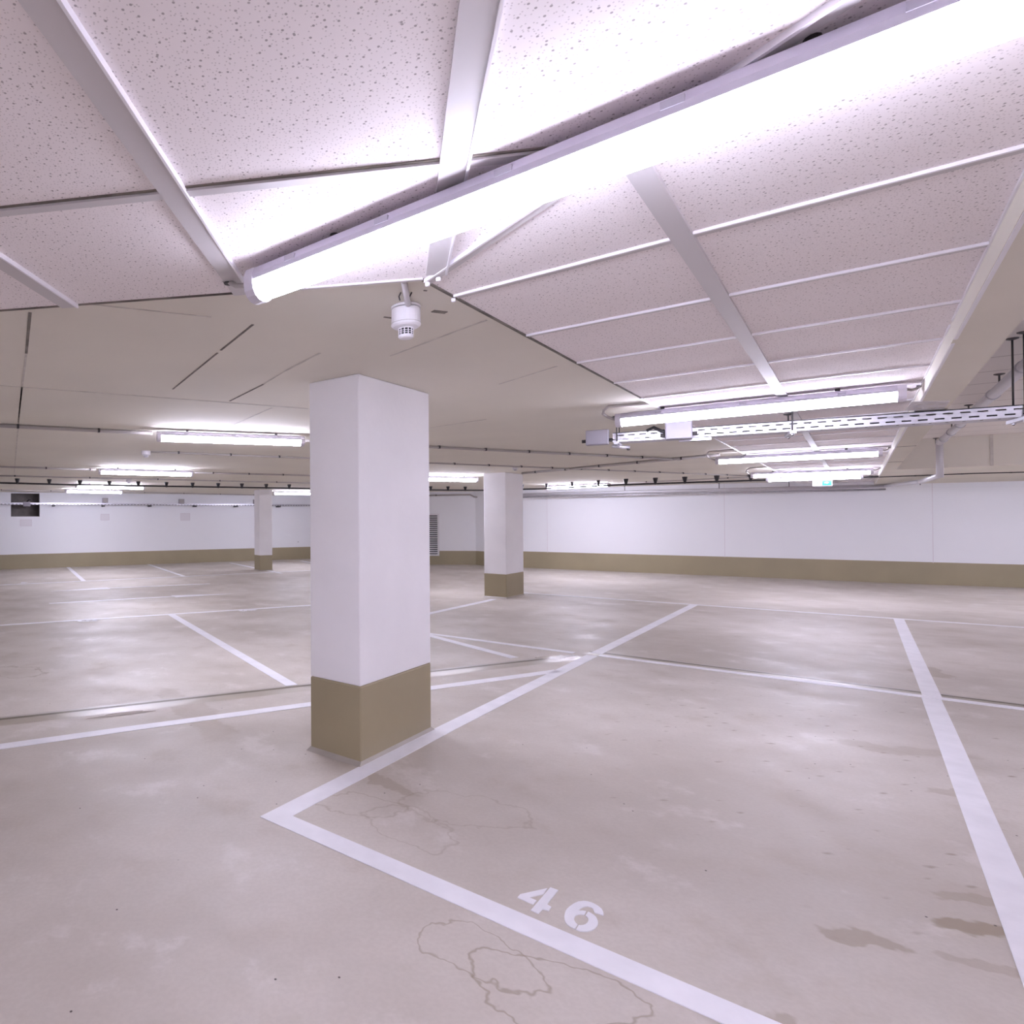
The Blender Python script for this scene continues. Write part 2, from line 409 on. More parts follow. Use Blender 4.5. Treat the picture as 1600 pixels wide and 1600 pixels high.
# mitre profile and perimeter profile
tee(m0 + dA * .012, mb_ + dA * .012, .008, .012); rail(m0 + dA * .03, mb_ + dA * .03, .028, .008)
MB().bar(fa(1.96, 1.102, Z_TILE), fa(4.95, 1.102, Z_TILE), .006, .008).build('perimeter_dark_trim', M['crack'], tiles)  # dark coloured run of the perimeter profile
MB().bar(fa(4.95, 1.10, Z_TILE), fa(21.8, 1.10, Z_TILE), .014, .018).build('perimeter_trim', M['trim'], tiles)
e_ = fc(2.237, .50)
MB().bar(Vector((m0.x, m0.y, Z_TILE)), Vector((e_.x, e_.y, Z_TILE)), .012, .012).build('perimeter_trim', M['runner'], tiles)
MB().bar(Vector((e_.x, e_.y, Z_TILE)), Vector((far0.x, far0.y, Z_TILE)), .006, .008).build('perimeter_dark_trim', M['crack'], tiles)
sg = MB(); sg.bar(fa(1.95, 1.118, Z_TILE + .02), fa(21.8, 1.118, Z_TILE + .02), .01, .03)
f_in = fc(2.25, .3)
sg.bar(fc(2.25, -.05, Z_TILE + .02), fc(2.25, 12, Z_TILE + .02), .01, .03)
sg.build('shadow_gap', M['crack'], tiles)
for p in (fa(1.96, 1.09), fa(2.17, 1.10), fc(2.20, -.145)):
    MB().lathe(Vector((p.x, p.y, Z_TILE - .020)), [(.001, -.004), (.007, -.002), (.008, .004), (.007, .008)], 10).build('screw_head', M['trim'], tiles)

# joints of the plaster boards
jd = MB(); jp = MB()
def cj(u0, v0, u1, v1, w=.008, mb=None):
    (mb or jd).bar(onz(u0, v0, Z_PLASTER), onz(u1, v1, Z_PLASTER), w, .004)
for s_ in ((47, 488, 41, 552, .012), (395, 507, 345, 547, .010), (340, 551, 270, 608, .009), (412, 600, 359, 626.5, .011)): cj(*s_[:4], s_[4])
for s_ in ((41, 552, 28, 660, .01), (0, 602, 481, 638.4, .012), (500, 551.5, 445, 580, .012), (445, 580, 412, 600, .008), (425, 637, 350, 670, .012), (130, 474, 330, 495, .008),
           (34, 605, 22, 740, .01), (610, 556, 740, 507, .010), (672, 668, 760, 655, .010), (740, 507, 760, 500, .012), (780, 600, 870, 572, .010)): cj(*s_[:4], s_[4], jp)
jd.build('board_joint', M['crack'], ceiling); jp.build('board_joint', M['faint'], ceiling)
sl = MB()
sl.bar(onz(676, 485.5, Z_PLASTER), onz(697, 488, Z_PLASTER), .022, .006); sl.bar(onz(600, 495, Z_PLASTER), onz(612, 496.5, Z_PLASTER), .008, .005); sl.bar(onz(662, 453.5, Z_PLASTER), onz(667, 454, Z_PLASTER), .006, .004)
sl.build('fixing_slot', M['crack'], ceiling)

# walls -------------------------------------------------------------
WT = .25
def wall(name, pts, label, mtl='wall', band=True, side=1, opening=None):
    mb = MB(); bb = MB()
    z0, z1 = -.3, Z_PLASTER + .05
    for p, q in zip(pts, pts[1:]):
        p, q = Vector((p[0], p[1], 0)), Vector((q[0], q[1], 0)); d = (q - p).normalized(); n = Vector((d.y, -d.x, 0)) * -side   # away from the room
        if opening:
            t0, t1, h0, h1 = opening; L = (q - p).length
            for (ta, tb, za, zb) in ((0, t0, z0, z1), (t1, L, z0, z1), (t0, t1, z0, h0), (t0, t1, h1, z1)):
                mb.prism([p + d * ta, p + d * tb, p + d * tb + n * WT, p + d * ta + n * WT], za, zb)
        else:
            mb.prism([p, q, q + n * WT, p + n * WT], z0, z1)
        bb.prism([p + d * .0 - n * .006, q - n * .006, q + n * .01, p + n * .01], z0 + .02, .0 + fz(min(p.y, q.y)) + .475 * S)
    o = struct(name, mb, M[mtl], label)
    if band: struct('baseboard_' + name.split('_')[1], bb, M['olive'], 'olive painted band along the foot of ' + label.split(' ', 1)[0] + ' ' + label.split(' ', 1)[1])
    return o
wl0, wl1 = Vector((-8.91, 20.29, 0)) * S, Vector((1.33, 25.0, 0)) * S
dl = (wl1 - wl0).normalized()
wlA = wl0 - dl * 6.0; wlB = wl1 + dl * .9
# opening in the left wall seen at u 17..62
def wall_hit(u, p, d):               # distance along the wall p + d t of the photo column u
    r = ray(u, 800); return ((r.x * p.y - r.y * p.x) / (r.y * d.x - r.x * d.y))
def wall_z(u, v, p, d):
    t = wall_hit(u, p, d); w = p + d * t; r = ray(u, v); return EYE + r.z * (w.y / r.y), w
tO0, tO1 = wall_hit(17, wlA, dl), wall_hit(62, wlA, dl)
hO0 = wall_z(40, 807, wlA, dl)[0]; hO1 = wall_z(40, 770.5, wlA, dl)[0]
wall('wall_left', [wlA, wlB], 'the white wall at the far left with a square opening', opening=(tO0, tO1, hO0, min(hO1, Z_PLASTER - .03)))
vA = Vector((4.75, 21.75, 0)) * S; vB = Vector((6.83, 21.45, 0)) * S; wR0 = Vector((7.25, 20.62, 0)) * S
wall('wall_return', [wlB, vA], 'the hidden return between the two far walls')
wall('wall_middle', [vA, vB], 'the greyish white wall with the louvred grille')
wall('wall_corner', [vB, wR0], 'the short wall beside the far pillar')
rw0, rw1 = onf(815, 888), onf(1600, 919); dr = Vector((rw1.x - rw0.x, rw1.y - rw0.y, 0)).normalized()
wR1 = Vector((rw1.x, rw1.y, 0)) + dr * 4.5
wall('wall_right', [wR0, wR1], 'the long white wall at the right')
wall('wall_end', [wR1, Vector((wR1.x + 2, -4.6, 0))], 'the unseen wall beyond the right edge')
wall('wall_near', [Vector((wR1.x + 2, -4.6, 0)), Vector((-13.6, -4.6, 0))], 'the unseen wall behind the viewpoint')
wall('wall_side', [Vector((-13.6, -4.6, 0)), wlA], 'the unseen wall beyond the left edge')
# niche behind the opening
pc = wlA + dl * (tO0 + tO1) / 2; nl = Vector((-dl.y, dl.x, 0))
ni = MB(); wO = (tO1 - tO0) / 2 + .04; hm = (hO0 + hO1) / 2; hh = (hO1 - hO0) / 2 + .04
ni.box(pc + nl * (WT + .42) + Vector((0, 0, hm)), dl * wO, nl * .02, (0, 0, hh))
for sg_ in (-1, 1): ni.box(pc + nl * (WT + .2) + dl * sg_ * (wO - .0) + Vector((0, 0, hm)), dl * .02, nl * .22, (0, 0, hh)); ni.box(pc + nl * (WT + .2) + Vector((0, 0, hm + sg_ * hh)), dl * wO, nl * .22, (0, 0, .02))
struct('wall_niche', ni, M['hole'], 'dark concrete niche behind the square opening in the left wall')
# formwork joints on the right wall
wj = MB(); nr = Vector((dr.y, -dr.x, 0))
W0 = Vector((rw0.x, rw0.y, 0))
for u in (855, 1132, 1457):
    t = wall_hit(u, W0, dr); p = W0 + dr * t - Vector((-dr.y, dr.x, 0)) * .002
    wj.bar(p + Vector((0, 0, .345)), p + Vector((0, 0, Z_PLASTER)), .008, .006, up=nr)
wj.build('joint', M['panelrim'], bpy.data.objects['wall_right'])

# ------------------------------------------------------------------ pillars
def pillar(corners, label, band=.475 * S):
    ctr = sum(corners, Vector()) / 4; zf = min(fz(c.y) for c in corners) 
    t = thing('pillar', (ctr.x, ctr.y, fz(ctr.y)), label, 'pillar')
    t['kind'] = 'thing'
    def inset(k): return [Vector((c.x, c.y, 0)) + (Vector((ctr.x, ctr.y, 0)) - Vector((c.x, c.y, 0))).normalized() * k for c in corners]
    zb = fz(ctr.y) + band
    MB().prism(inset(.0), zb, Z_PLASTER).build('shaft', M['pillar'], t, bevel=.008)
    MB().prism(inset(-.001), zf - .02, zb).build('painted_base', M['olive'], t, bevel=.008)
    cv = MB(); a = inset(-.030); b = inset(-.0005); zc = fz(ctr.y)
    n = 4; vs = [(p.x, p.y, fz(p.y) + .001) for p in a] + [(p.x, p.y, fz(p.y) + .022) for p in b]
    cv.add(vs, [(i, (i + 1) % n, n + (i + 1) % n, n + i) for i in range(n)])
    cv.build('base_cove', M['cove'], t)
    return t
def pc4(a0, a1, b0, b1, yaw=YA): return [fa(a0, b0, 0, yaw), fa(a1, b0, 0, yaw), fa(a1, b1, 0, yaw), fa(a0, b1, 0, yaw)]
pillar(pc4(3.140, 3.995, 2.216, 2.608), 'big white pillar with olive base standing at the corner of bay 46')
pillar(pc4(12.08, 12.95, 5.05, 5.50), 'mid distance white pillar with olive base in front of the far corner')
pillar(pc4(7.20, 7.63, 17.98, 18.42, YE), 'small far pillar with olive base near the wall with the square opening')

# ------------------------------------------------------------------ floor markings
PAINT = .003
def ribbon(p, q, w, name, label, group=None, cat='floor marking', m='line', ends=(0, 0), z=PAINT, parent=None):
    p, q = Vector((p.x, p.y, 0)), Vector((q.x, q.y, 0)); d = (q - p).normalized(); sd = Vector((d.y, -d.x, 0)); L = (q - p).length
    ts = [0.0, L]
    for yb in YB[1:3]:
        if abs(d.y) > 1e-6:
            t = (yb - p.y) / d.y
            if .03 < t < L - .03: ts.append(t)
    n = max(1, int(L / .6)); ts += [L * i / n for i in range(1, n)]
    ts = sorted(ts); mb = MB(); vs = []
    for i, t in enumerate(ts):
        for k in (-1, 1):
            e = 0
            if i == 0: e = ends[0] * k
            if i == len(ts) - 1: e = ends[1] * k
            c = p + d * (t + e * w / 2) + sd * k * w / 2
            vs += [(c.x, c.y, fz(c.y) - .004), (c.x, c.y, fz(c.y) + z)]
    fs = []
    for i in range(len(ts) - 1):
        a, b = 4 * i, 4 * (i + 1)
        fs += [(a + 1, a + 3, b + 3, b + 1), (a, b, b + 2, a + 2), (a, a + 1, b + 1, b), (a + 2, b + 2, b + 3, a + 3)]
    fs += [(0, 2, 3, 1), (len(vs) - 4, len(vs) - 3, len(vs) - 1, len(vs) - 2)]
    mb.add(vs, fs)
    o = mb.build(name, M[m], parent)
    if label: tag(o, label, cat, group)
    return o
LW = .115 * S
GB = 'painted bay lines'
lb = 2.155
ribbon(fa(2.375, lb), fa(7.44, lb), LW, 'bay_line', 'long white bay line running past the foot of the big pillar', GB)
ribbon(fa(7.58, lb), fa(13.28, lb), LW, 'bay_line', 'white bay line beyond the drain, in line with the big pillar line', GB)
ribbon(fa(2.32, lb + .0575), fa(2.32, -2.6), LW, 'bay_line', 'white front line under the number 46', GB, ends=(0, 0))
ribbon(fa(2.39, -.430), fa(7.44, -.430), LW, 'bay_line', 'white side line of bay 46 opposite the big pillar', GB)
ribbon(fa(7.56, -.440), fa(13.28, -.440), LW, 'bay_line', 'white bay line continuing the right side of bay 46 beyond the drain', GB)
ribbon(fa(13.33, 5.22), fa(13.33, -4.5), .09 * S, 'bay_line', 'thin white line along the aisle before the long white wall', GB)
ribbon(fa(7.50, 2.10), fa(7.50, -4.0), .10 * S, 'bay_line', 'white line beside the drain across the back of bay 46', GB)
ribbon(fa(7.52, 4.6), fa(7.46, 2.35), .10 * S, 'bay_line', 'upper of two white lines fanning out right of the big pillar', GB)
ribbon(onf(640, 985), onf(804, 1028), LW, 'bay_line', 'lower of two white lines fanning out right of the big pillar', GB)
ribbon(onf(640, 965.5), onf(772, 936.5), LW, 'bay_line', 'white bay line ending at the foot of the mid distance pillar', GB)
g0, g1, g2 = onf(-60, 1175.5), onf(485, 1101.5), onf(872, 1048.5)
ribbon(g0, g2, .105 * S, 'bay_line', 'white line passing behind the big pillar, nearer than the drain', GB)
ribbon(onf(-60, 981), onf(560, 941), .095 * S, 'bay_line', 'white aisle line across the middle distance left of the big pillar', GB)
ribbon(onf(-60, 917), onf(560, 888.0), .10 * S, 'bay_line', 'white aisle line nearest the far left wall', GB)
ribbon(onf(268, 960.5), onf(456, 1071), LW, 'bay_line', 'white divider line left of the big pillar ending at the drain', GB)
ribbon(onf(106, 886), onf(131, 908), LW, 'bay_line', 'far divider line by the left wall, first from the square opening', GB)
ribbon(onf(231, 881.5), onf(289, 901), LW, 'bay_line', 'far divider line by the left wall, second from the square opening', GB)
ribbon(onf(360, 879.6), onf(440, 896), LW, 'bay_line', 'far divider line by the left wall running behind the small pillar', GB)
ribbon(onf(470, 876.3), onf(560, 892), LW, 'bay_line', 'far divider line by the left wall disappearing behind the big pillar', GB)

# direction arrows in the left aisle
def arrow(tail, base, tip, label):
    t, b, p = onf(*tail), onf(*base), onf(*tip)
    d = Vector((p.x - t.x, p.y - t.y, 0)).normalized(); sd = Vector((d.y, -d.x, 0))
    r = thing('direction_arrow', t, label, 'arrow marking', 'lane arrows')
    ribbon(t, Vector((b.x, b.y, 0)), .10 * S, 'shaft', None, parent=r)
    tri = [Vector((b.x, b.y, 0)) + sd * .19 * S, Vector((b.x, b.y, 0)) - sd * .19 * S, Vector((p.x, p.y, 0))]
    zs = [fz(q.y) for q in tri]
    MB().add([(q.x, q.y, z - .004) for q, z in zip(tri, zs)] + [(q.x, q.y, z + PAINT) for q, z in zip(tri, zs)], [(0, 2, 1), (3, 4, 5), (0, 1, 4, 3), (1, 2, 5, 4), (2, 0, 3, 5)]).build('arrowhead', M['line'], r)
arrow((77, 943), (271, 932), (366, 927.5), 'white lane arrow pointing towards the big pillar')
arrow((328, 912), (170, 919), (80, 924), 'white lane arrow pointing away from the big pillar')

# the bay number, stencilled
def patch(parent, name, px, m='line'):
    P = [onf(800 + x / 10, 1360 + y / 10) for x, y in px]
    n = len(P)
    bm = bmesh.new(); vs = [bm.verts.new((p.x, p.y, p.z + PAINT)) for p in P]
    f = bm.faces.new(vs); r = bmesh.ops.extrude_face_region(bm, geom=[f])
    for v in [g for g in r['geom'] if isinstance(g, bmesh.types.BMVert)]: v.co.z -= .006
    bmesh.ops.triangulate(bm, faces=[f_ for f_ in bm.faces if len(f_.verts) > 4])
    me = bpy.data.meshes.new(name)
    for v in bm.verts: v.co -= Vector(parent.location)
    bmesh.ops.recalc_face_normals(bm, faces=bm.faces)
    bm.to_mesh(me); bm.free(); me.materials.append(M[m])
    o = bpy.data.objects.new(name, me); C.objects.link(o); o.parent = parent
    return o
def densify(pts, closed=True):       # Catmull-Rom through the listed points
    out = []; n = len(pts)
    for i in range(n):
        a, b, c, d = pts[i - 1], pts[i], pts[(i + 1) % n], pts[(i + 2) % n]
        for t in (0, .33, .67):
            out.append(tuple(.5 * (2 * b[k] + (c[k] - a[k]) * t + (2 * a[k] - 5 * b[k] + 4 * c[k] - d[k]) * t * t + (3 * b[k] - a[k] - 3 * c[k] + d[k]) * t ** 3) for k in (0, 1)))
    return out
num = thing('bay_number', onf(876, 1425), 'white stencilled number 46 on the floor', 'bay number')
patch(num, 'digit', [(555, 288), (130, 382), (85, 432), (330, 542), (385, 482), (265, 430), (487, 382)])
patch(num, 'digit', [(600, 275), (722, 318), (545, 540), (615, 580), (575, 642), (480, 615), (410, 685), (295, 632)])
patch(num, 'digit', [(1430, 712), (1427, 660), (1400, 610), (1350, 568), (1290, 532), (1240, 510), (1180, 493), (1120, 487), (1040, 495), (985, 518), (940, 545), (895, 578), (860, 612), (838, 645), (825, 685), (818, 730), (822, 780), (835, 820), (865, 858), (910, 890), (985, 927),
                     (1027, 857), (1000, 835), (980, 805), (970, 770), (980, 735), (1000, 712), (1040, 699), (1085, 697), (1130, 704), (1160, 648), (1110, 640), (1035, 640), (1060, 612), (1100, 588), (1140, 576), (1180, 571), (1225, 580), (1265, 605), (1280, 640), (1292, 668)])
patch(num, 'digit', [(1190, 655), (1240, 680), (1285, 712), (1318, 745), (1338, 790), (1345, 830), (1335, 870), (1310, 905), (1280, 930), (1235, 952), (1170, 966), (1110, 965), (1060, 958), (1000, 936), (1042, 868), (1075, 869), (1110, 865), (1150, 852), (1180, 825), (1195, 795), (1190, 760), (1175, 735), (1148, 716)])
# worn numbers of the far bays: only strokes can be made out
def strokes(label, segs):
    ps = [[onf(*q) for q in s_] for s_ in segs]
    r = thing('bay_number', ps[0][0], label, 'bay number', 'worn far bay numbers')
    for s_ in ps:
        mb = MB()
        for a, b in zip(s_, s_[1:]):
            d = Vector((b.x - a.x, b.y - a.y, 0)).normalized(); sd = Vector((d.y, -d.x, 0)) * .03
            mb.add([(p.x, p.y, fz(p.y) + PAINT) for p in (a - sd, a + sd, b + sd, b - sd)], [(0, 1, 2, 3)])
        mb.build('stroke', M['line'], r)
strokes('worn white number below the aisle line nearest the big pillar', [[(374, 953.5), (378, 955), (383, 955), (385, 953)], [(389, 952), (391, 954.5), (394, 952.5)], [(395, 954), (400, 952.5)]])
strokes('worn white number below the aisle line at the far left', [[(123, 970), (128, 971.5), (133, 970.5)], [(135, 971.5), (139, 969.5)], [(142, 971), (150, 968.7), (147, 971)]])
strokes('tiny worn number on the aisle line nearest the left wall', [[(34, 911.5), (36, 909.8), (38, 911.5)], [(39, 911), (42, 909.8)]])

# drain channels
def channel(p, q, label):
    p, q = Vector((p.x, p.y, 0)), Vector((q.x, q.y, 0)); d = (q - p).normalized(); sd = Vector((d.y, -d.x, 0)); L = (q - p).length
    r = thing('drain_channel', (p.x, p.y, fz(p.y)), label, 'drain', 'floor drains')
    n = max(2, int(L / .5))
    def strip(o0, z0, o1, z1, name, m):
        vs = []
        for i in range(n + 1):
            c = p + d * (L * i / n)
            for o, z in ((o0, z0), (o1, z1)):
                e = c + sd * o; vs.append((e.x, e.y, fz(e.y) + z))
        MB().add(vs, [(2 * i, 2 * i + 1, 2 * i + 3, 2 * i + 2) for i in range(n)]).build(name, M[m], r)
    strip(-.022, .0015, .022, .0015, 'slot', 'gutter')
    strip(.022, .0012, .15, .0006, 'near_bank', 'bank')
    strip(-.022, .0012, -.06, .0006, 'far_bank', 'cove')
    return r
channel(fa(7.66, 2.25), fa(7.66, -4.5), 'dark drain channel along the back of bay 46')
channel(onf(-60, 1131), onf(900, 1024.5), 'dark drain channel crossing the floor left of bay 46')

# damp patches
def puddle(u, v, ru, rv, yaw, label):
    c = onf(u, v); r_ = []
    for k in range(22):
        t = 2 * math.pi * k / 22; w = 1 + .22 * math.sin(3 * t + u) + .12 * math.sin(5 * t + v)
        x, y = ru * w * math.cos(t), rv * w * math.sin(t)
        r_.append((c.x + x * math.sin(yaw) - y * math.cos(yaw), c.y + x * math.cos(yaw) + y * math.sin(yaw)))
    mb = MB(); mb.add([(x, y, fz(y) + .0022) for x, y in r_], [tuple(range(22))])
    tag(mb.build('puddle', M['water'], None), label, 'puddle', 'damp patches')
puddle(868, 1027, .22, .07, YE, 'shiny damp patch where the two drains meet')
puddle(192, 1116, .20, .035, YE, 'small shiny damp patch beside the drain at the left')
puddle(1325, 1074, .20, .03, YA + 90 * D, 'shiny damp patch on the drain behind bay 46')

# ------------------------------------------------------------------ lamps
def lamp(p, q, zc, label, caps=True, clips=3, group='linear ceiling lamps', tube='glow_far'):
    p, q = Vector((p.x, p.y, zc)), Vector((q.x, q.y, zc)); d = (q - p).normalized(); mid = (p + q) / 2
    t = thing('linear_lamp', (mid.x, mid.y, zc - .05), label, 'lamp', group)
    a, b = p + d * .035, q - d * .035
    hw = .042
    MB().section(a, b, [(-hw, .0), (-hw - .004, .012), (-hw + .006, .034), (-.02, .040), (.02, .040), (hw - .006, .034), (hw + .004, .012), (hw, .0)]).build('housing', M['housing'], t)
    n = 10
    prof = [(-(hw - .003), .0)] + [(-(hw - .003) * math.cos(math.pi * k / n), -.010 - .041 * math.sin(math.pi * k / n)) for k in range(n + 1)] + [(hw - .003, .0)]
    MB().section(a, b, prof).build('diffuser', M[tube], t)
    for e, s_ in ((p, 1), (q, -1)):
        capp = [(-hw - .004, .012), (-hw + .006, .036), (hw - .006, .036), (hw + .004, .012)] + [((hw + .002) * math.cos(math.pi * k / 8), -.012 - .043 * math.sin(math.pi * k / 8)) for k in range(9)]
        MB().section(e, e + d * s_ * .036, capp).build('end_cap', M['cap'], t)
    sd = d.cross(Vector((0, 0, 1)))
    for k in range(clips):
        c = lerp(a, b, (k + .5) / clips)
        MB().box(c + Vector((0, 0, .018)), d * .018, sd * (hw + .006), (0, 0, .007)).build('clip', M['clip'], t)
    for k in (.18, .82):
        c = lerp(a, b, k)
        MB().lathe(c + Vector((0, 0, .040)), [(.012, 0), (.012, .016)], 10).build('spacer', M['dark'], t)
    return t
ZL = Z_TILE - .056; ZP = Z_PLASTER - .060
def lp(u, v, z): return onz(u, v, z)
l1a, l1b = lp(398, 447, ZL), lp(1600, -10, ZL)
l1b = l1a + (l1b - l1a).normalized() * 1.56
lamp(l1a, l1b, ZL, 'big bright tube lamp overhead, under the tiled ceiling', clips=5, tube='glow')
lamp(lp(963, 656, ZL), lp(1416, 612, ZL), ZL, 'lit tube lamp just above the perforated cable tray', tube='glow_mid')
lamp(lp(1118, 719, ZL), lp(1379, 705.5, ZL), ZL, 'lit tube lamp just behind the perforated cable tray', tube='glow_mid')
lamp(lp(1173, 742, ZL), lp(1364, 735.5, ZL), ZL, 'lit tube lamp above the green exit sign', tube='glow_end')
lamp(lp(1197, 748.5, ZL), lp(1349, 743, ZL), ZL, 'lit tube lamp furthest down the tiled aisle, behind the exit sign', tube='glow_end')
lamp(lp(245, 680.5, ZP), lp(474, 688.5, ZP), ZP, 'lit tube lamp nearest the big pillar on its left')
lamp(lp(154, 735.5, ZP), lp(301, 739.5, ZP), ZP, 'lit tube lamp second in the row left of the big pillar')
lamp(lp(118, 758.5, ZP), lp(225, 761.5, ZP), ZP, 'lit tube lamp third in the row left of the big pillar')
lamp(lp(102, 766.5, ZP), lp(191, 768.5, ZP), ZP, 'lit tube lamp closest to the square opening in the wall')
lamp(lp(640, 746.5, ZP), lp(745, 748.8, ZP), ZP, 'lit tube lamp between the big and the mid distance pillar')
lamp(lp(427, 770, ZP), lp(510, 771, ZP), ZP, 'lit tube lamp beside the small far pillar')
lamp(lp(853, 761.5, ZP), lp(952, 757.0, ZP), ZP, 'lit tube lamp by the long wall right of the mid distance pillar', tube='glow_wall')
# unseen tube lamps added beyond the picture edges to brighten the room
for x, y, d_, lb_ in ((-4.2, 2.2, dC, 'added tube lamp of the left lane, unseen beyond the picture edge'), (-2.2, -2.6, dC, 'added unseen tube lamp behind the viewpoint, over the near bays at the left'),
                      (2.6, -2.6, dBv, 'added unseen tube lamp behind the viewpoint, over the lane'), (6.6, -.6, dBv, 'added unseen tube lamp in the recess beyond the right picture edge'), (-8.2, 3.6, dC, 'added tube lamp of the left lane, unseen further beyond the picture edge'),
                      (10.5, 4.0, dBv, 'added unseen tube lamp in the recess towards the end wall'), (12.9, 9.0, dBv, 'added unseen tube lamp beyond the right picture edge near the long white wall')):
    zl_ = Z_BEAM - .06 if x > 12 else Z_RECESS - .06 if x > 5 else (ZL if d_ is not dC or x > -5 else ZP)
    c_ = Vector((x, y, zl_)); lamp(c_ - d_ * .75, c_ + d_ * .75, zl_, lb_, clips=2, tube='glow_wall' if x > 5 else 'glow_back' if x > -4 else 'glow')

# ------------------------------------------------------------------ conduits and cables
def conduit(path, r, label, cat='conduit', m='pvc', clip_every=.65, group='ceiling conduits', clip_m='dark', name='conduit', up=.012):
    path = [Vector(p) for p in path]; o = thing(name, path[0], label, cat, group)
    MB().tube(path, r, 8).build('tube', M[m], o)
    if clip_every:
        for p, q in zip(path, path[1:]):
            L = (q - p).length; d = (q - p).normalized()
            if L < .4 or abs(d.z) > .5: continue
            sd = d.cross(Vector((0, 0, 1))).normalized(); k = clip_every / 2
            while k < L:
                c = p + d * k
                MB().box(c + Vector((0, 0, .004)), d * .009, sd * (r + .004), (0, 0, r + .004)).build('clip', M[clip_m], o); k += clip_every
    return o
zc = Z_PLASTER - .018
def cz(*uv, z=zc): return [onz(u, v, z) for u, v in uv]
conduit(cz((-40, 663), (238, 677)), .016, 'grey conduit along the ceiling to the lamp nearest the big pillar')
conduit(cz((478, 688.5), (1063, 718)), .014, 'grey conduit from the lamp nearest the big pillar towards the cable tray')
conduit(cz((-40, 728), (150, 734)), .014, 'grey conduit leading to the second lamp left of the big pillar')
conduit(cz((304, 738.5), (560, 745)), .014, 'grey conduit from the second lamp to the big pillar')
conduit(cz((236, 706), (560, 719), (1185, 744.5)), .011, 'thin pale conduit starting at the small far smoke detector', m='pvc')
conduit(cz((-40, 742.5), (560, 756.5)), .012, 'thin grey conduit just above the black cable on the left', clip_every=1.3)
conduit(cz((-40, 764.5), (100, 767.8)), .014, 'grey conduit running above the square opening', clip_every=1.3)
conduit(cz((193, 769), (425, 774)), .014, 'grey conduit between the far lamps and the small pillar', clip_every=1.3)
conduit(cz((816, 739.5), (1124, 710.5)), .020, 'thick grey conduit running diagonally right of the mid distance pillar')
conduit(cz((955, 756), (1180, 745)), .012, 'grey conduit from the lamp by the long wall towards the exit sign', clip_every=1.6)
# loops that feed the tiled-aisle lamps
def loop(u0, v0, u1, v1, u2, v2, label):     # runs on the ceiling from under the tiles, bends down to the lamp end
    a, b = onz(u0, v0, zc), onz(u1, v1, zc); e = onz(u2, v2, ZL)
    d = (b - a).normalized(); pts = [a, lerp(a, b, .5), b]
    for t in (.25, .5, .75): 
        c = lerp(b, e, t) + d * .06 * math.sin(math.pi * t); pts.append(c)
    pts.append(e)
    conduit(pts, .010, label, clip_every=.5, m='pvc', group='lamp feed loops')
loop(1030, 629, 951, 635, 963, 656, 'looped grey conduit feeding the lamp above the cable tray')
loop(1160, 701, 1108, 705.5, 1118, 719, 'looped grey conduit feeding the lamp behind the cable tray')
loop(1206, 729, 1172, 731, 1173, 742, 'looped grey conduit feeding the lamp above the exit sign')
def pigtail(p0, px, label, z=ZL):
    e = Vector((p0.x, p0.y, z + .015)); h = onz(px[0], px[1], Z_TILE - .008)
    pts = [e, lerp(e, h, .35) - Vector((0, 0, .012)), lerp(e, h, .7) - Vector((0, 0, .012)), lerp(e, h, .95) - Vector((0, 0, .0)), h + Vector((0, 0, .006))]
    o = thing('lamp_cable', e, label, 'cable', 'lamp cables')
    MB().tube(pts, .008, 8).build('flex', M['pvc'], o)
    MB().lathe(h - Vector((0, 0, .006)), [(.014, 0), (.016, .008), (.014, .013)], 12).build('gland', M['dark'], o)
pigtail(l1a, (357, 441), 'short grey cable curling from the end of the big overhead lamp to the tiles')
pigtail(lp(1416, 612, ZL), (1438, 603), 'short dark cable at the beam end of the lamp above the cable tray')
pigtail(lp(1379, 705.5, ZL), (1390, 699.5), 'short dark cable at the beam end of the lamp behind the tray')
pigtail(lp(1364, 735.5, ZL), (1374, 731.5), 'short dark cable at the beam end of the lamp above the exit sign')

# black cables held by cone shaped clips
def cone_cable(path_px, k, clips_px, label, small=()):
    z = EYE + k * S
    o = thing('black_cable', onz(*path_px[0], z), label, 'cable', 'black cables')
    MB().tube([onz(u, v, z) for u, v in path_px], .017, 8).build('cable', M['black'], o)
    for u, v, sz in clips_px:
        p = onz(u, v, z)
        h = Z_PLASTER - z
        MB().lathe((p.x, p.y, z - .02), [(.016 * sz, 0), (.02 * sz, .02), (.042 * sz, .02 + h * .75), (.046 * sz, .02 + h)], 10).build('cone_clip', M['black'], o)
cone_cable([(-40, 753.3), (115, 757.5), (230, 759.3), (483, 763.3), (560, 764.5), (790, 766.5)], .775,
           [(27, 755, 1), (77, 756, 1), (125, 757.5, 1), (171, 758.5, 1), (216, 759, 1), (260, 760, 1), (301, 760.7, 1), (341, 761.3, 1), (378, 761.8, 1), (416, 762.4, 1), (452, 763, 1), (673, 765.5, 1), (700, 765.7, 1), (727, 766, 1)],
           'black cable with cone clips running from the left to the mid distance pillar')
cone_cable([(813, 764.6), (850, 763.8), (960, 757.8), (1120, 752.5), (1200, 750), (1349, 745.6), (1440, 742.3), (1520, 739), (1600, 737), (1680, 735)], .745,
           [(816, 764.5, .9), (854, 763.4, .7), (894, 761.3, .7), (935, 759, .7), (978, 757, 1), (1024, 755.6, 1), (1070, 754.2, 1), (1120, 752.5, 1), (1173, 750.9, .9)],
           'black cable with cone clips running along the top of the long white wall')
bc = [o for o in bpy.data.objects if o.name.startswith('black_cable')][1]
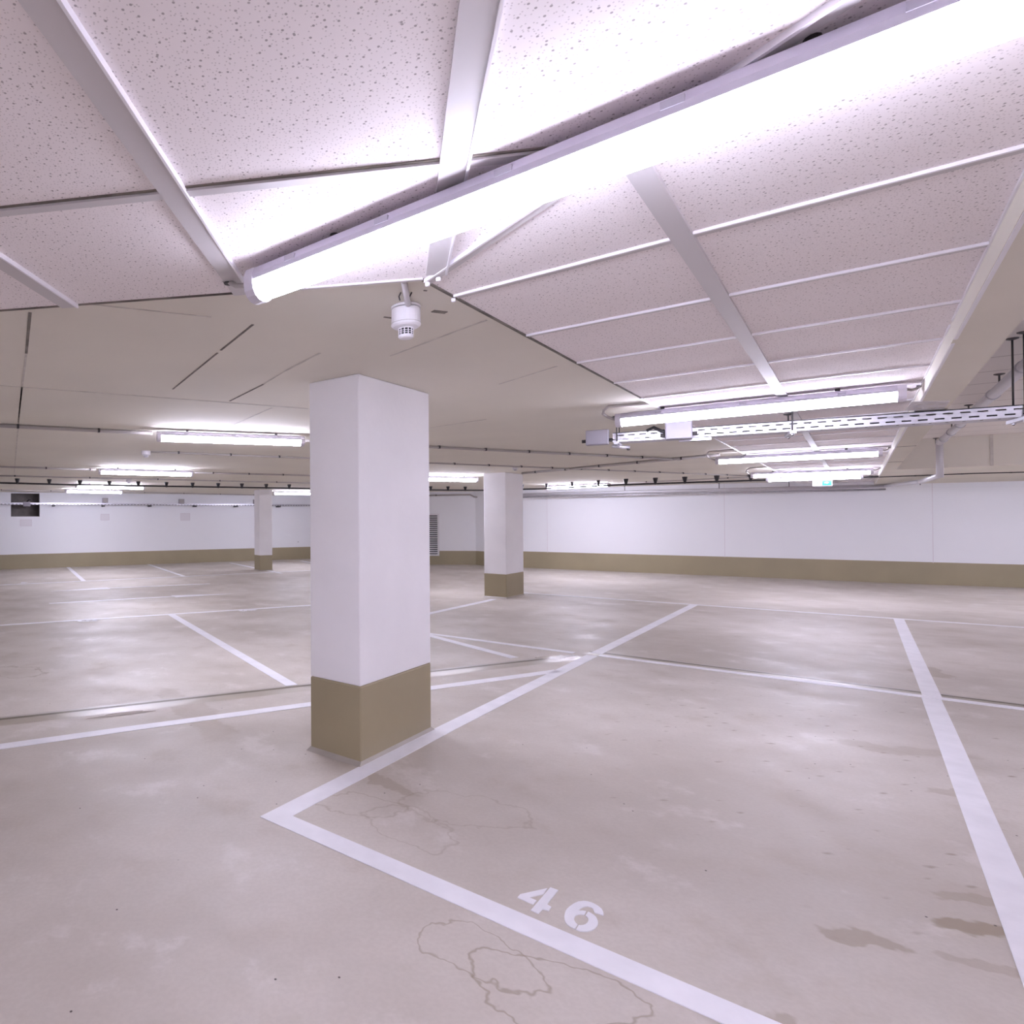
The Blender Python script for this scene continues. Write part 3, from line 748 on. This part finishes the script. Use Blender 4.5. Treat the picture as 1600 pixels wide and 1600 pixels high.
for u, v in ((1361, 745.2), (1430, 742.6), (1503, 739.7), (1580, 737.5)):
    p = onz(u, v, EYE + .745 * S); MB().lathe((p.x, p.y, p.z - .018), [(.02, 0), (.026, .012), (.022, .04)], 10).build('cone_clip', M['black'], bc)

# ------------------------------------------------------------------ smoke detectors
def detector(u, v, scale, label, flat=1.0):
    c = onz(u, v, Z_PLASTER); t = thing('smoke_detector', (c.x, c.y, Z_PLASTER), label, 'smoke detector', 'smoke detectors')
    def Q(prof): return [(r * scale, z * scale * flat) for r, z in prof]
    MB().lathe(c, Q([(.050, -.010), (.054, -.008), (.054, -.003), (.050, 0)])).build('back_plate', M['detector'], t)
    MB().lathe(c, Q([(.046, -.014), (.046, -.009)])).build('gasket', M['dark'], t)
    MB().lathe(c, Q([(.030, -.084), (.046, -.080), (.0535, -.074), (.0545, -.070), (.053, -.0665), (.0525, -.016), (.051, -.013)])).build('body', M['detector'], t)
    MB().lathe(c, Q([(.0532, -.0672), (.0532, -.0655)])).build('joint_ring', M['pvc'], t)
    MB().lathe(c, Q([(.020, -.112), (.0250, -.110), (.0250, -.082)])).build('inner_chamber', M['slot'], t)
    cg = MB()
    for z, h in ((-.087, .004), (-.096, .0012), (-.103, .0012), (-.1105, .0012), (-.118, .007)):
        cg.lathe(c, Q([(.0255, z), (.0278, z + .0002), (.0278, z + h), (.0255, z + h + .0002)]), 24)
    for k in range(12):
        a = 2 * math.pi * k / 12 + .12
        cg.box(c + Vector((.0268 * math.cos(a), .0268 * math.sin(a), -.101 * flat)) * 1 if scale == 1 else c + Vector((.0268 * math.cos(a), .0268 * math.sin(a), -.101 * flat)) * scale, Vector((math.cos(a), math.sin(a), 0)) * .0010 * scale, Vector((-math.sin(a), math.cos(a), 0)) * .0016 * scale, (0, 0, .016 * scale * flat))
    cg.lathe(c, Q([(.006, -.123), (.022, -.121), (.0272, -.117)]), 24)
    cg.build('cage', M['detector'], t)
    return t, c
det, dc = detector(634, 478, 1.0, 'white smoke detector hanging close in front of the big pillar')
ff = onz(631, 433, Z_PLASTER)
conduit([Vector((ff.x, ff.y, Z_PLASTER - .012)), Vector((dc.x, dc.y - .042, Z_PLASTER - .012))], .0105, 'short white conduit from the tiles to the near smoke detector', m='whitepvc', clip_every=0)
sc_ = [o for o in bpy.data.objects if o.name.startswith('conduit')][-1]
pm = lerp(Vector((ff.x, ff.y, Z_PLASTER)), Vector((dc.x, dc.y, Z_PLASTER)), .55)
for s_ in (-1, 1):
    MB().tube([pm + Vector((s_ * .019, -.02, -.003)), pm + Vector((s_ * .019, .01, -.006)), pm + Vector((s_ * .011, .035, -.010))], .0025, 6).build('saddle_clip', M['dark'], sc_)
detector(228, 704.5, 1.0, 'small white smoke detector on the ceiling below the lamp left of the big pillar', .62)
detector(201, 749.5, 1.0, 'tiny white smoke detector above the third lamp on the left', .6)
detector(805, 730, .8, 'tiny white device at the ceiling above the mid distance pillar', .6)

# ------------------------------------------------------------------ perforated cable tray
kb, kt = .655, .733
tb0, tb1 = rel(1100, 682, kb), rel(1600, 651, kb)
dT = Vector((tb1.x - tb0.x, tb1.y - tb0.y, 0)).normalized(); nT = Vector((-dT.y, dT.x, 0))
if nT.y < 0: nT = -nT                           # away from the viewer
t_left = rel(957, 690.5, kb); tl = (t_left - tb0).dot(dT); tgap0 = (rel(1040, 686, kb) - tb0).dot(dT); tr_ = (tb1 - tb0).dot(dT) + 3.0
zb, ztp = EYE + kb * S, EYE + kt * S
tray = thing('cable_tray', tb0, 'long perforated steel cable tray hanging across the tiled aisle', 'cable tray')
def T(t, n, z): p = Vector((tb0.x, tb0.y, 0)) + dT * t + nT * n; return Vector((p.x, p.y, z))
TWD = .17; hT = ztp - zb
def side_wall(t0, t1, n, name):                # perforated wall with true slots
    mb = MB(); rows = [(0, .20), (.33, .62), (.77, 1.0)]
    for i, (a, b) in enumerate(rows): mb.box((T(t0, n, 0) + T(t1, n, 0)) / 2 + Vector((0, 0, zb + hT * (a + b) / 2)), dT * (t1 - t0) / 2, nT * .001, (0, 0, hT * (b - a) / 2))
    for a, b, ph in ((.20, .33, 0), (.62, .77, .5)):
        pitch = .075; k = math.floor(t0 / pitch) - 1
        while k * pitch < t1:
            s0 = (k + ph) * pitch + .045; s1 = (k + ph + 1) * pitch; s0, s1 = max(s0, t0), min(s1, t1)
            if s1 > s0: mb.box(T((s0 + s1) / 2, n, zb + hT * (a + b) / 2), dT * (s1 - s0) / 2, nT * .001, (0, 0, hT * (b - a) / 2))
            k += 1
    return mb.build(name, M['steel'], tray)
side_wall(tl, tr_, 0, 'near_side'); side_wall(tl, tr_, TWD, 'far_side')
MB().box((T(tl, TWD / 2, zb) + T(tr_, TWD / 2, zb)) / 2, dT * (tr_ - tl) / 2, nT * TWD / 2, (0, 0, .001)).build('bottom_plate', M['steel'], tray)
rb = MB(); rb.bar(T(tl, -.004, ztp), T(tr_, -.004, ztp), .010, .005); rb.bar(T(tl, TWD + .004, ztp), T(tr_, TWD + .004, ztp), .010, .005); rb.build('rolled_rim', M['slot'], tray)
ht = MB(); k = tl + .05
while k < tr_: ht.bar(T(k, .03, zb - .0015), T(k + .012, .03, zb - .0015), .012, .002); k += .075
ht.build('drain_hole', M['slot'], tray)
cab = MB()
for n, r in ((.045, .012), (.085, .010), (.12, .014)): cab.tube([T(tgap0 + .1, n, zb + .025), T(tr_, n, zb + .025)], r, 8)
tag(cab.build('cable_bundle', M['black']), 'black cables lying inside the perforated cable tray', 'cable')
def hanger(t, label, top, rods=(-.02, TWD + .02), drop=.035):
    o = thing('tray_hanger', T(t, TWD / 2, zb - .02), label, 'hanger', 'cable tray hangers')
    for n in rods:
        MB().tube([T(t, n, zb - drop), T(t, n, top)], .005, 8).build('rod', M['rod'], o)
        MB().lathe(T(t, n, top - .012), [(.010, 0), (.028, .006), (.030, .012)], 12).build('ceiling_plate', M['rod'], o)
        MB().lathe(T(t, n, zb - .030), [(.010, 0), (.010, .012)], 6).build('nut', M['steel'], o)
    MB().bar(T(t, rods[0] - .04, zb - .012), T(t, rods[1] + .05, zb - .012), .035, .020).build('cross_rail', M['steel'], o)
hanger(tl + .03, 'thin rods carrying the left end of the cable tray', Z_PLASTER)
hanger((rel(1237, 674, kb) - tb0).dot(dT), 'rod clamp holding the middle of the cable tray under the tiles', Z_TILE - .012)
hanger((rel(1597, 652, kb) - tb0).dot(dT), 'two long dark rods carrying the cable tray from the recess', Z_RECESS, rods=(-.012, TWD - .02))
def jbox(t, n, w, h, dpt, zc_, label, legs=True):
    o = thing('junction_box', T(t, n, zc_ - h / 2), label, 'junction box', 'grey junction boxes on the tray')
    MB().box(T(t, n, zc_), dT * w / 2, nT * dpt / 2, (0, 0, h / 2)).build('body', M['box'], o, bevel=.006)
    MB().box(T(t, n - dpt / 2 - .006, zc_), dT * (w / 2 - .004), nT * .007, (0, 0, h / 2 - .004)).build('lid', M['box'], o, bevel=.004)
    for s_ in (-1, 1):
        MB().tube([T(t + s_ * w / 2, n, zc_ - h * .2), T(t + s_ * (w / 2 + .03), n, zc_ - h * .2)], .014, 10).build('cable_gland', M['dark'], o)
    return o
tj1 = (rel(934, 693, kb) - tb0).dot(dT); tj2 = (rel(1061, 686, kb) - tb0).dot(dT)
jbox(tj1, .02, .165, .120, .06, zb + .045, 'grey junction box off the left end of the cable tray')
jbox(tj2, -.055, .170, .130, .07, zb + .048, 'grey junction box on the front of the cable tray')
bz = thing('tray_bracket', T(tj2 + .1, .02, zb - .03), 'small slotted steel bracket below the junction box on the tray front', 'bracket')
MB().bar(T(tj2 + .0, .03, zb - .016), T(tj2 + .20, .03, zb - .016), .05, .020).build('channel', M['steel'], bz)
MB().box(T(tj2 + .12, .03, zb - .027), dT * .05, nT * .012, (0, 0, .001)).build('slot', M['slot'], bz)
lo = MB(); p0 = T(tj2 - .09, -.05, zb + .02)
lo.tube([T(tj2 - .21, .06, zb + .02), T(tj2 - .20, .0, zb + .075), T(tj2 - .16, -.03, zb + .09), T(tj2 - .11, -.05, zb + .055), T(tj2 - .08, -.055, zb + .045)], .012, 8)
tag(lo.build('cable_loop', M['black']), 'black cable bending into the junction box on the tray front', 'cable')
ey = [o for o in bpy.data.objects if o.name.startswith('tray_hanger')][0]
MB().tube([T(tl - .0, -.04, zb - .035), T(tl + .12, -.03, zb - .055)], .014, 10).build('sleeve', M['steel'], ey)
MB().lathe(T(tl + .11, -.035, zb - .075), [(.008, 0), (.012, .006), (.008, .018)], 10).build('bolt', M['rod'], ey)
# slotted plate below the beam
pp = [onz(1424, 627, Z_BEAM), onz(1484, 626, Z_BEAM), onz(1475, 639, Z_BEAM), onz(1414, 641, Z_BEAM)]
pl = thing('slotted_plate', (sum(pp, Vector()) / 4), 'pale slotted plate on the underside of the long beam', 'plate')
MB().prism(pp, Z_BEAM - .004, Z_BEAM).build('plate', M['runner'], pl)
sm = MB()
for i in range(3):
    for j in range(2):
        u = .18 + .3 * i + .08 * j; v = .3 + .4 * j
        c0 = lerp(lerp(pp[0], pp[1], u), lerp(pp[3], pp[2], u), v); c1 = lerp(lerp(pp[0], pp[1], u + .14), lerp(pp[3], pp[2], u + .14), v)
        sm.bar(c0 - Vector((0, 0, .0045)), c1 - Vector((0, 0, .0045)), .02, .002)
sm.build('slot', M['faint'], pl)

# ------------------------------------------------------------------ wrapped pipe in the recess
kp = 1.09
pA = rel(1600, 573, kp); pB = rel(1468, 692, kp)
dp = (pB - pA).normalized(); pS = pA - dp * 2.5
low = Vector((pB.x, pB.y, EYE + .60 * S))
w1 = rel(1438, 752.5, .66)
rd = MB(); pr = .052
path = [pS, lerp(pS, pB, .5), pB - dp * .08, pB + Vector((0, 0, -.06)), low + Vector((0, 0, .06)), low]
el = Vector((w1.x, w1.y, EYE + .66 * S)); path2 = [low, lerp(low, el, .5), el]
pr = .037
fp = thing('wrapped_pipe', low, 'silver wrapped pipe dropping from the recess and running along the long wall', 'pipe')
MB().tube([pS, pB], pr, 14).build('upper_run', M['foil'], fp)
MB().tube([pB + dp * .02 + Vector((0, 0, .04)), Vector((low.x, low.y, low.z - .03))], pr, 14).build('drop', M['foil'], fp)
MB().tube(path2, pr, 14).build('elbow_run', M['foil'], fp)
wx0 = Vector((rw0.x, rw0.y, 0)); inn = Vector((dr.y, -dr.x, 0))
if inn.dot(-wx0) < 0: inn = -inn
tW = (el - wx0).dot(dr)
e1 = wx0 + dr * tW + inn * .22; e0 = wx0 - dr * .2 + inn * .22
e1.z = EYE + .70 * S; e0.z = EYE + .70 * S
MB().tube([el, e1], pr * .95, 12).build('elbow_run', M['foil'], fp)
MB().tube([e1, e0], pr * .95, 12).build('wall_run', M['foil'], fp)
MB().tube([e1 + Vector((0, 0, -.075)) + inn * .02, e0 + Vector((0, 0, -.075)) + inn * .02], .02, 10).build('lower_pipe', M['steel'], fp)
for k in (.0, .22, .42, .6, .75, .9):
    c = lerp(pA, pB, k)
    MB().tube([c - dp * .02, c + dp * .02], pr + .006, 14).build('band', M['steel'], fp)
for u, v in ((1572, 583), (1520, 632), (1489, 659), (1468, 684)):
    c = onz(u, v, Z_RECESS); o = thing('pipe_hanger', (c.x, c.y, EYE + kp * S), 'short dark hanger over the silver pipe, ' + {1572: 'nearest the tray rods', 1520: 'just above the tray', 1489: 'just below the tray', 1468: 'at the bend of the pipe'}[u], 'hanger', 'short pipe hangers')
    t_ = (c - pA).dot(dp); b_ = pA + dp * t_
    MB().tube([Vector((b_.x, b_.y, EYE + kp * S + pr)), Vector((b_.x, b_.y, Z_RECESS))], .006, 8).build('rod', M['rod'], o)
    MB().lathe((b_.x, b_.y, Z_RECESS - .012), [(.012, 0), (.03, .006), (.032, .012)], 10).build('ceiling_plate', M['rod'], o)
for u, v, v2 in ((1394, 742, 752), (1434, 741, 750), (978, 757, 768), (1124, 752, 762), (1232, 750, 758)):
    t_ = wall_hit(u, wx0, dr); c = wx0 + dr * t_ + inn * .22
    o = thing('pipe_hanger', (c.x, c.y, e1.z), {1394: 'thin rod over the wall pipe right of the exit sign', 1434: 'thin rod over the wall pipe where it bends away', 978: 'thin rod over the wall pipe by the lamp at the long wall', 1124: 'thin rod over the wall pipe midway along the long wall', 1232: 'thin rod over the wall pipe left of the exit sign'}[u], 'hanger', 'wall pipe rods')
    zt_ = Z_PLASTER if u < 1350 else Z_BEAM
    MB().tube([Vector((c.x, c.y, e1.z)), Vector((c.x, c.y, zt_))], .007, 6).build('rod', M['rod'], o)
    MB().lathe((c.x, c.y, zt_ - .01), [(.012, 0), (.028, .01)], 8).build('ceiling_plate', M['rod'], o)

# ------------------------------------------------------------------ exit sign
sc0 = rel(1285, 754.5, .655); bx = dBv; nrm = -dA
sg_t = thing('exit_sign', (sc0.x, sc0.y, sc0.z - .06), 'green and white emergency exit sign with an arrow, hanging in the tiled aisle', 'sign')
sw, sh = .265, .115
def SG(x, y, n=0): return sc0 + bx * x + Vector((0, 0, y)) + nrm * n
MB().box(SG(0, 0), bx * sw / 2, nrm * .014, (0, 0, sh / 2)).build('housing', M['cap'], sg_t, bevel=.003)
MB().box(SG(0, 0, .015), bx * (sw / 2 - .008), nrm * .002, (0, 0, sh / 2 - .008)).build('face', M['signwhite'], sg_t)
MB().box(SG(.060, 0, .0175), bx * .064, nrm * .001, (0, 0, .0485)).build('arrow_field', M['green'], sg_t)
def flat(pts, n, name, m):
    k = len(pts); MB().add([SG(x, y, n) for x, y in pts] + [SG(x, y, n + .001) for x, y in pts], [tuple(range(k))[::-1], tuple(range(k, 2 * k))] + [(i, (i + 1) % k, k + (i + 1) % k, k + i) for i in range(k)]).build(name, M[m], sg_t)
flat([(.028, -.008), (.028, .008), (.058, .008), (.058, .022), (.088, 0), (.058, -.022), (.058, -.008)], .0186, 'arrow', 'signwhite')
# the running figure beside a doorway on the pale half
flat([(-.118, -.040), (-.118, .040), (-.108, .040), (-.108, -.040)], .0175, 'doorway', 'green')
run = MB()
for a, b, w in (((-.060, .012), (-.072, -.012), .012), ((-.072, -.012), (-.058, -.024), .009), ((-.058, -.024), (-.062, -.040), .008), ((-.072, -.012), (-.086, -.026), .009), ((-.086, -.026), (-.098, -.028), .008), ((-.060, .010), (-.044, -.004), .007), ((-.062, .012), (-.080, .006), .007), ((-.080, .006), (-.084, -.008), .006)):
    run.bar(SG(*a, .018), SG(*b, .018), w, .001, up=nrm)
hd = [(-.054 + .008 * math.cos(k * math.pi / 6), .027 + .008 * math.sin(k * math.pi / 6)) for k in range(12)]
run.add([SG(x, y, .0186) for x, y in hd], [tuple(range(12))])
run.build('running_figure', M['green'], sg_t)
for x in (-.09, .09): MB().tube([SG(x, sh / 2), Vector((SG(x, 0).x, SG(x, 0).y, Z_TILE))], .006, 8).build('suspension_rod', M['cap'], sg_t)
MB().box(SG(-.10, sh / 2 + .012), bx * .022, nrm * .012, (0, 0, .010)).build('cable_entry', M['copper'], sg_t)

# ------------------------------------------------------------------ things on the left wall
inl = Vector((dl.y, -dl.x, 0))                 # into the room
ztr = wall_z(240, 789.5, wlA, dl)[0]
tw = thing('wall_cable_tray', wlA + inl * .2 + Vector((0, 0, ztr)), 'long galvanised cable tray along the far left wall', 'cable tray')
tA, tB = wall_hit(-40, wlA, dl), wall_hit(520, wlA, dl)
MB().box(wlA + dl * (tA + tB) / 2 + inl * .19 + Vector((0, 0, ztr)), dl * (tB - tA) / 2, inl * .06, (0, 0, .003)).build('bottom_plate', M['steel'], tw)
for n in (.13, .25): MB().box(wlA + dl * (tA + tB) / 2 + inl * n + Vector((0, 0, ztr + .025)), dl * (tB - tA) / 2, inl * .002, (0, 0, .03)).build('side', M['steel'], tw)
pf = MB(); k = tA
while k < tB: pf.box(wlA + dl * k + inl * .2525 + Vector((0, 0, ztr + .008)), dl * .025, inl * .001, (0, 0, .008)); k += .10
pf.build('slot', M['slot'], tw)
for u in (-5, 83, 160, 232, 302, 366, 432):
    t_ = wall_hit(u, wlA, dl); MB().box(wlA + dl * t_ + inl * .15 + Vector((0, 0, ztr - .03)), dl * .03, inl * .15, (0, 0, .025)).build('bracket', M['rod'], tw)
def wall_box(u, v, w, h, label, name='wall_box', m='box', dpt=.07, cat='box', group='grey boxes on the left wall', cable=True):
    z, p = wall_z(u, v, wlA, dl); o = thing(name, p + Vector((0, 0, z - h / 2)), label, cat, group)
    MB().box(p + inl * dpt / 2 + Vector((0, 0, z)), dl * w / 2, inl * dpt / 2, (0, 0, h / 2)).build('body', M[m], o, bevel=.004)
    MB().box(p + inl * (dpt + .004) + Vector((0, 0, z)), dl * (w / 2 - .012), inl * .005, (0, 0, h / 2 - .012)).build('lid', M['pvc'], o)
    if cable: MB().tube([p + inl * .05 + Vector((0, 0, z - h / 2)), p + inl * .08 - dl * .06 + Vector((0, 0, z - h / 2 - .05)), p + inl * .16 - dl * .12 + Vector((0, 0, ztr + .03))], .012, 6).build('cable', M['black'], o)
wall_box(164, 782, .17, .15, 'grey box above the wall tray between the opening and the next box')
wall_box(283, 783.5, .18, .15, 'grey box above the wall tray, midway along the left wall')
wall_box(399, 784, .18, .15, 'grey box above the wall tray, half hidden by the small pillar')
z_, p_ = wall_z(41, 788, wlA, dl)
o = thing('junction_box', p_ + inl * .3 + Vector((0, 0, z_ - .07)), 'pale junction box on the tray in front of the square opening', 'junction box')
MB().box(p_ + inl * .29 + Vector((0, 0, z_)), dl * .095, inl * .035, (0, 0, .065)).build('body', M['box'], o, bevel=.005)
MB().tube([p_ + inl * .29 + Vector((0, 0, z_ + .06)), p_ + inl * .27 + dl * .05 + Vector((0, 0, z_ + .12)), p_ + inl * .22 + dl * .12 + Vector((0, 0, z_ + .13))], .022, 8).build('cable', M['black'], o)
def wpanel(u, v, w, h, label):
    z, p = wall_z(u, v, wlA, dl); o = thing('wall_panel', p + Vector((0, 0, z - h / 2)), label, 'panel', 'pale panels on the left wall')
    MB().box(p + inl * .004 + Vector((0, 0, z)), dl * w / 2, inl * .004, (0, 0, h / 2)).build('rim', M['panelrim'], o)
    MB().box(p + inl * .006 + Vector((0, 0, z)), dl * (w / 2 - .014), inl * .005, (0, 0, h / 2 - .014)).build('plate', M['panel'], o)
wpanel(40.5, 817, .32, .20, 'pale blank panel under the square opening')
wpanel(289.5, 807.5, .32, .24, 'pale blank panel under the middle grey box')
wpanel(164, 808, .26, .20, 'pale blank panel under the grey box nearest the opening')

# louvred grille on the middle wall
dv = (vB - vA).normalized(); inv = Vector((dv.y, -dv.x, 0))
if inv.y > 0: inv = -inv
t1_ = wall_hit(685.5, vA, dv); t0_ = t1_ - .75
zg1 = wall_z(680, 803, vA, dv)[0]; zg0 = wall_z(680, 868, vA, dv)[0]
gr = thing('vent_grille', vA + dv * t1_ + Vector((0, 0, zg0)), 'tall white louvred vent grille on the far wall beside the big pillar', 'vent')
gc = vA + dv * (t0_ + t1_) / 2
MB().box(gc + inv * .01 + Vector((0, 0, (zg0 + zg1) / 2)), dv * (t1_ - t0_) / 2, inv * .006, (0, 0, (zg1 - zg0) / 2)).build('backing', M['slot'], gr)
fm = MB(); W2 = (t1_ - t0_) / 2; H2 = (zg1 - zg0) / 2; zm = (zg0 + zg1) / 2
for s_ in (-1, 1):
    fm.box(gc + dv * s_ * (W2 - .02) + inv * .03 + Vector((0, 0, zm)), dv * .025, inv * .03, (0, 0, H2)); fm.box(gc + inv * .03 + Vector((0, 0, zm + s_ * (H2 - .02))), dv * W2, inv * .03, (0, 0, .025))
fm.build('frame', M['grille'], gr)
for k in range(18):
    z = zg0 + .06 + (zg1 - zg0 - .12) * (k + .5) / 18
    MB().box(gc + inv * .032 + Vector((0, 0, z)), dv * (W2 - .04), inv * .016 + Vector((0, 0, -.012)), (0, 0, .006)).build('slat', M['grille'], gr)
# conduit along the top of the middle wall
zz = wall_z(700, 774, vA, dv)[0]
pts = [vA + dv * wall_hit(u, vA, dv) + inv * .05 + Vector((0, 0, wall_z(u, v, vA, dv)[0])) for u, v in ((650, 775), (734, 773), (741, 776.5), (746, 777))]
conduit(pts, .022, 'grey conduit along the top of the wall with the grille', clip_every=1.2)

# ------------------------------------------------------------------ light and view
w = bpy.data.worlds.new('world'); bpy.context.scene.world = w; w.use_nodes = True
w.node_tree.nodes['Background'].inputs[0].default_value = (.9, .88, 1, 1)
w.node_tree.nodes['Background'].inputs[1].default_value = .0
sc = bpy.context.scene
sc.view_settings.view_transform = 'Standard'; sc.view_settings.look = 'None'
sc.view_settings.exposure = 2.9; sc.view_settings.gamma = 1
sc.cycles.use_denoising = True
sc.cycles.max_bounces = 10; sc.cycles.diffuse_bounces = 8; sc.cycles.sample_clamp_indirect = 8
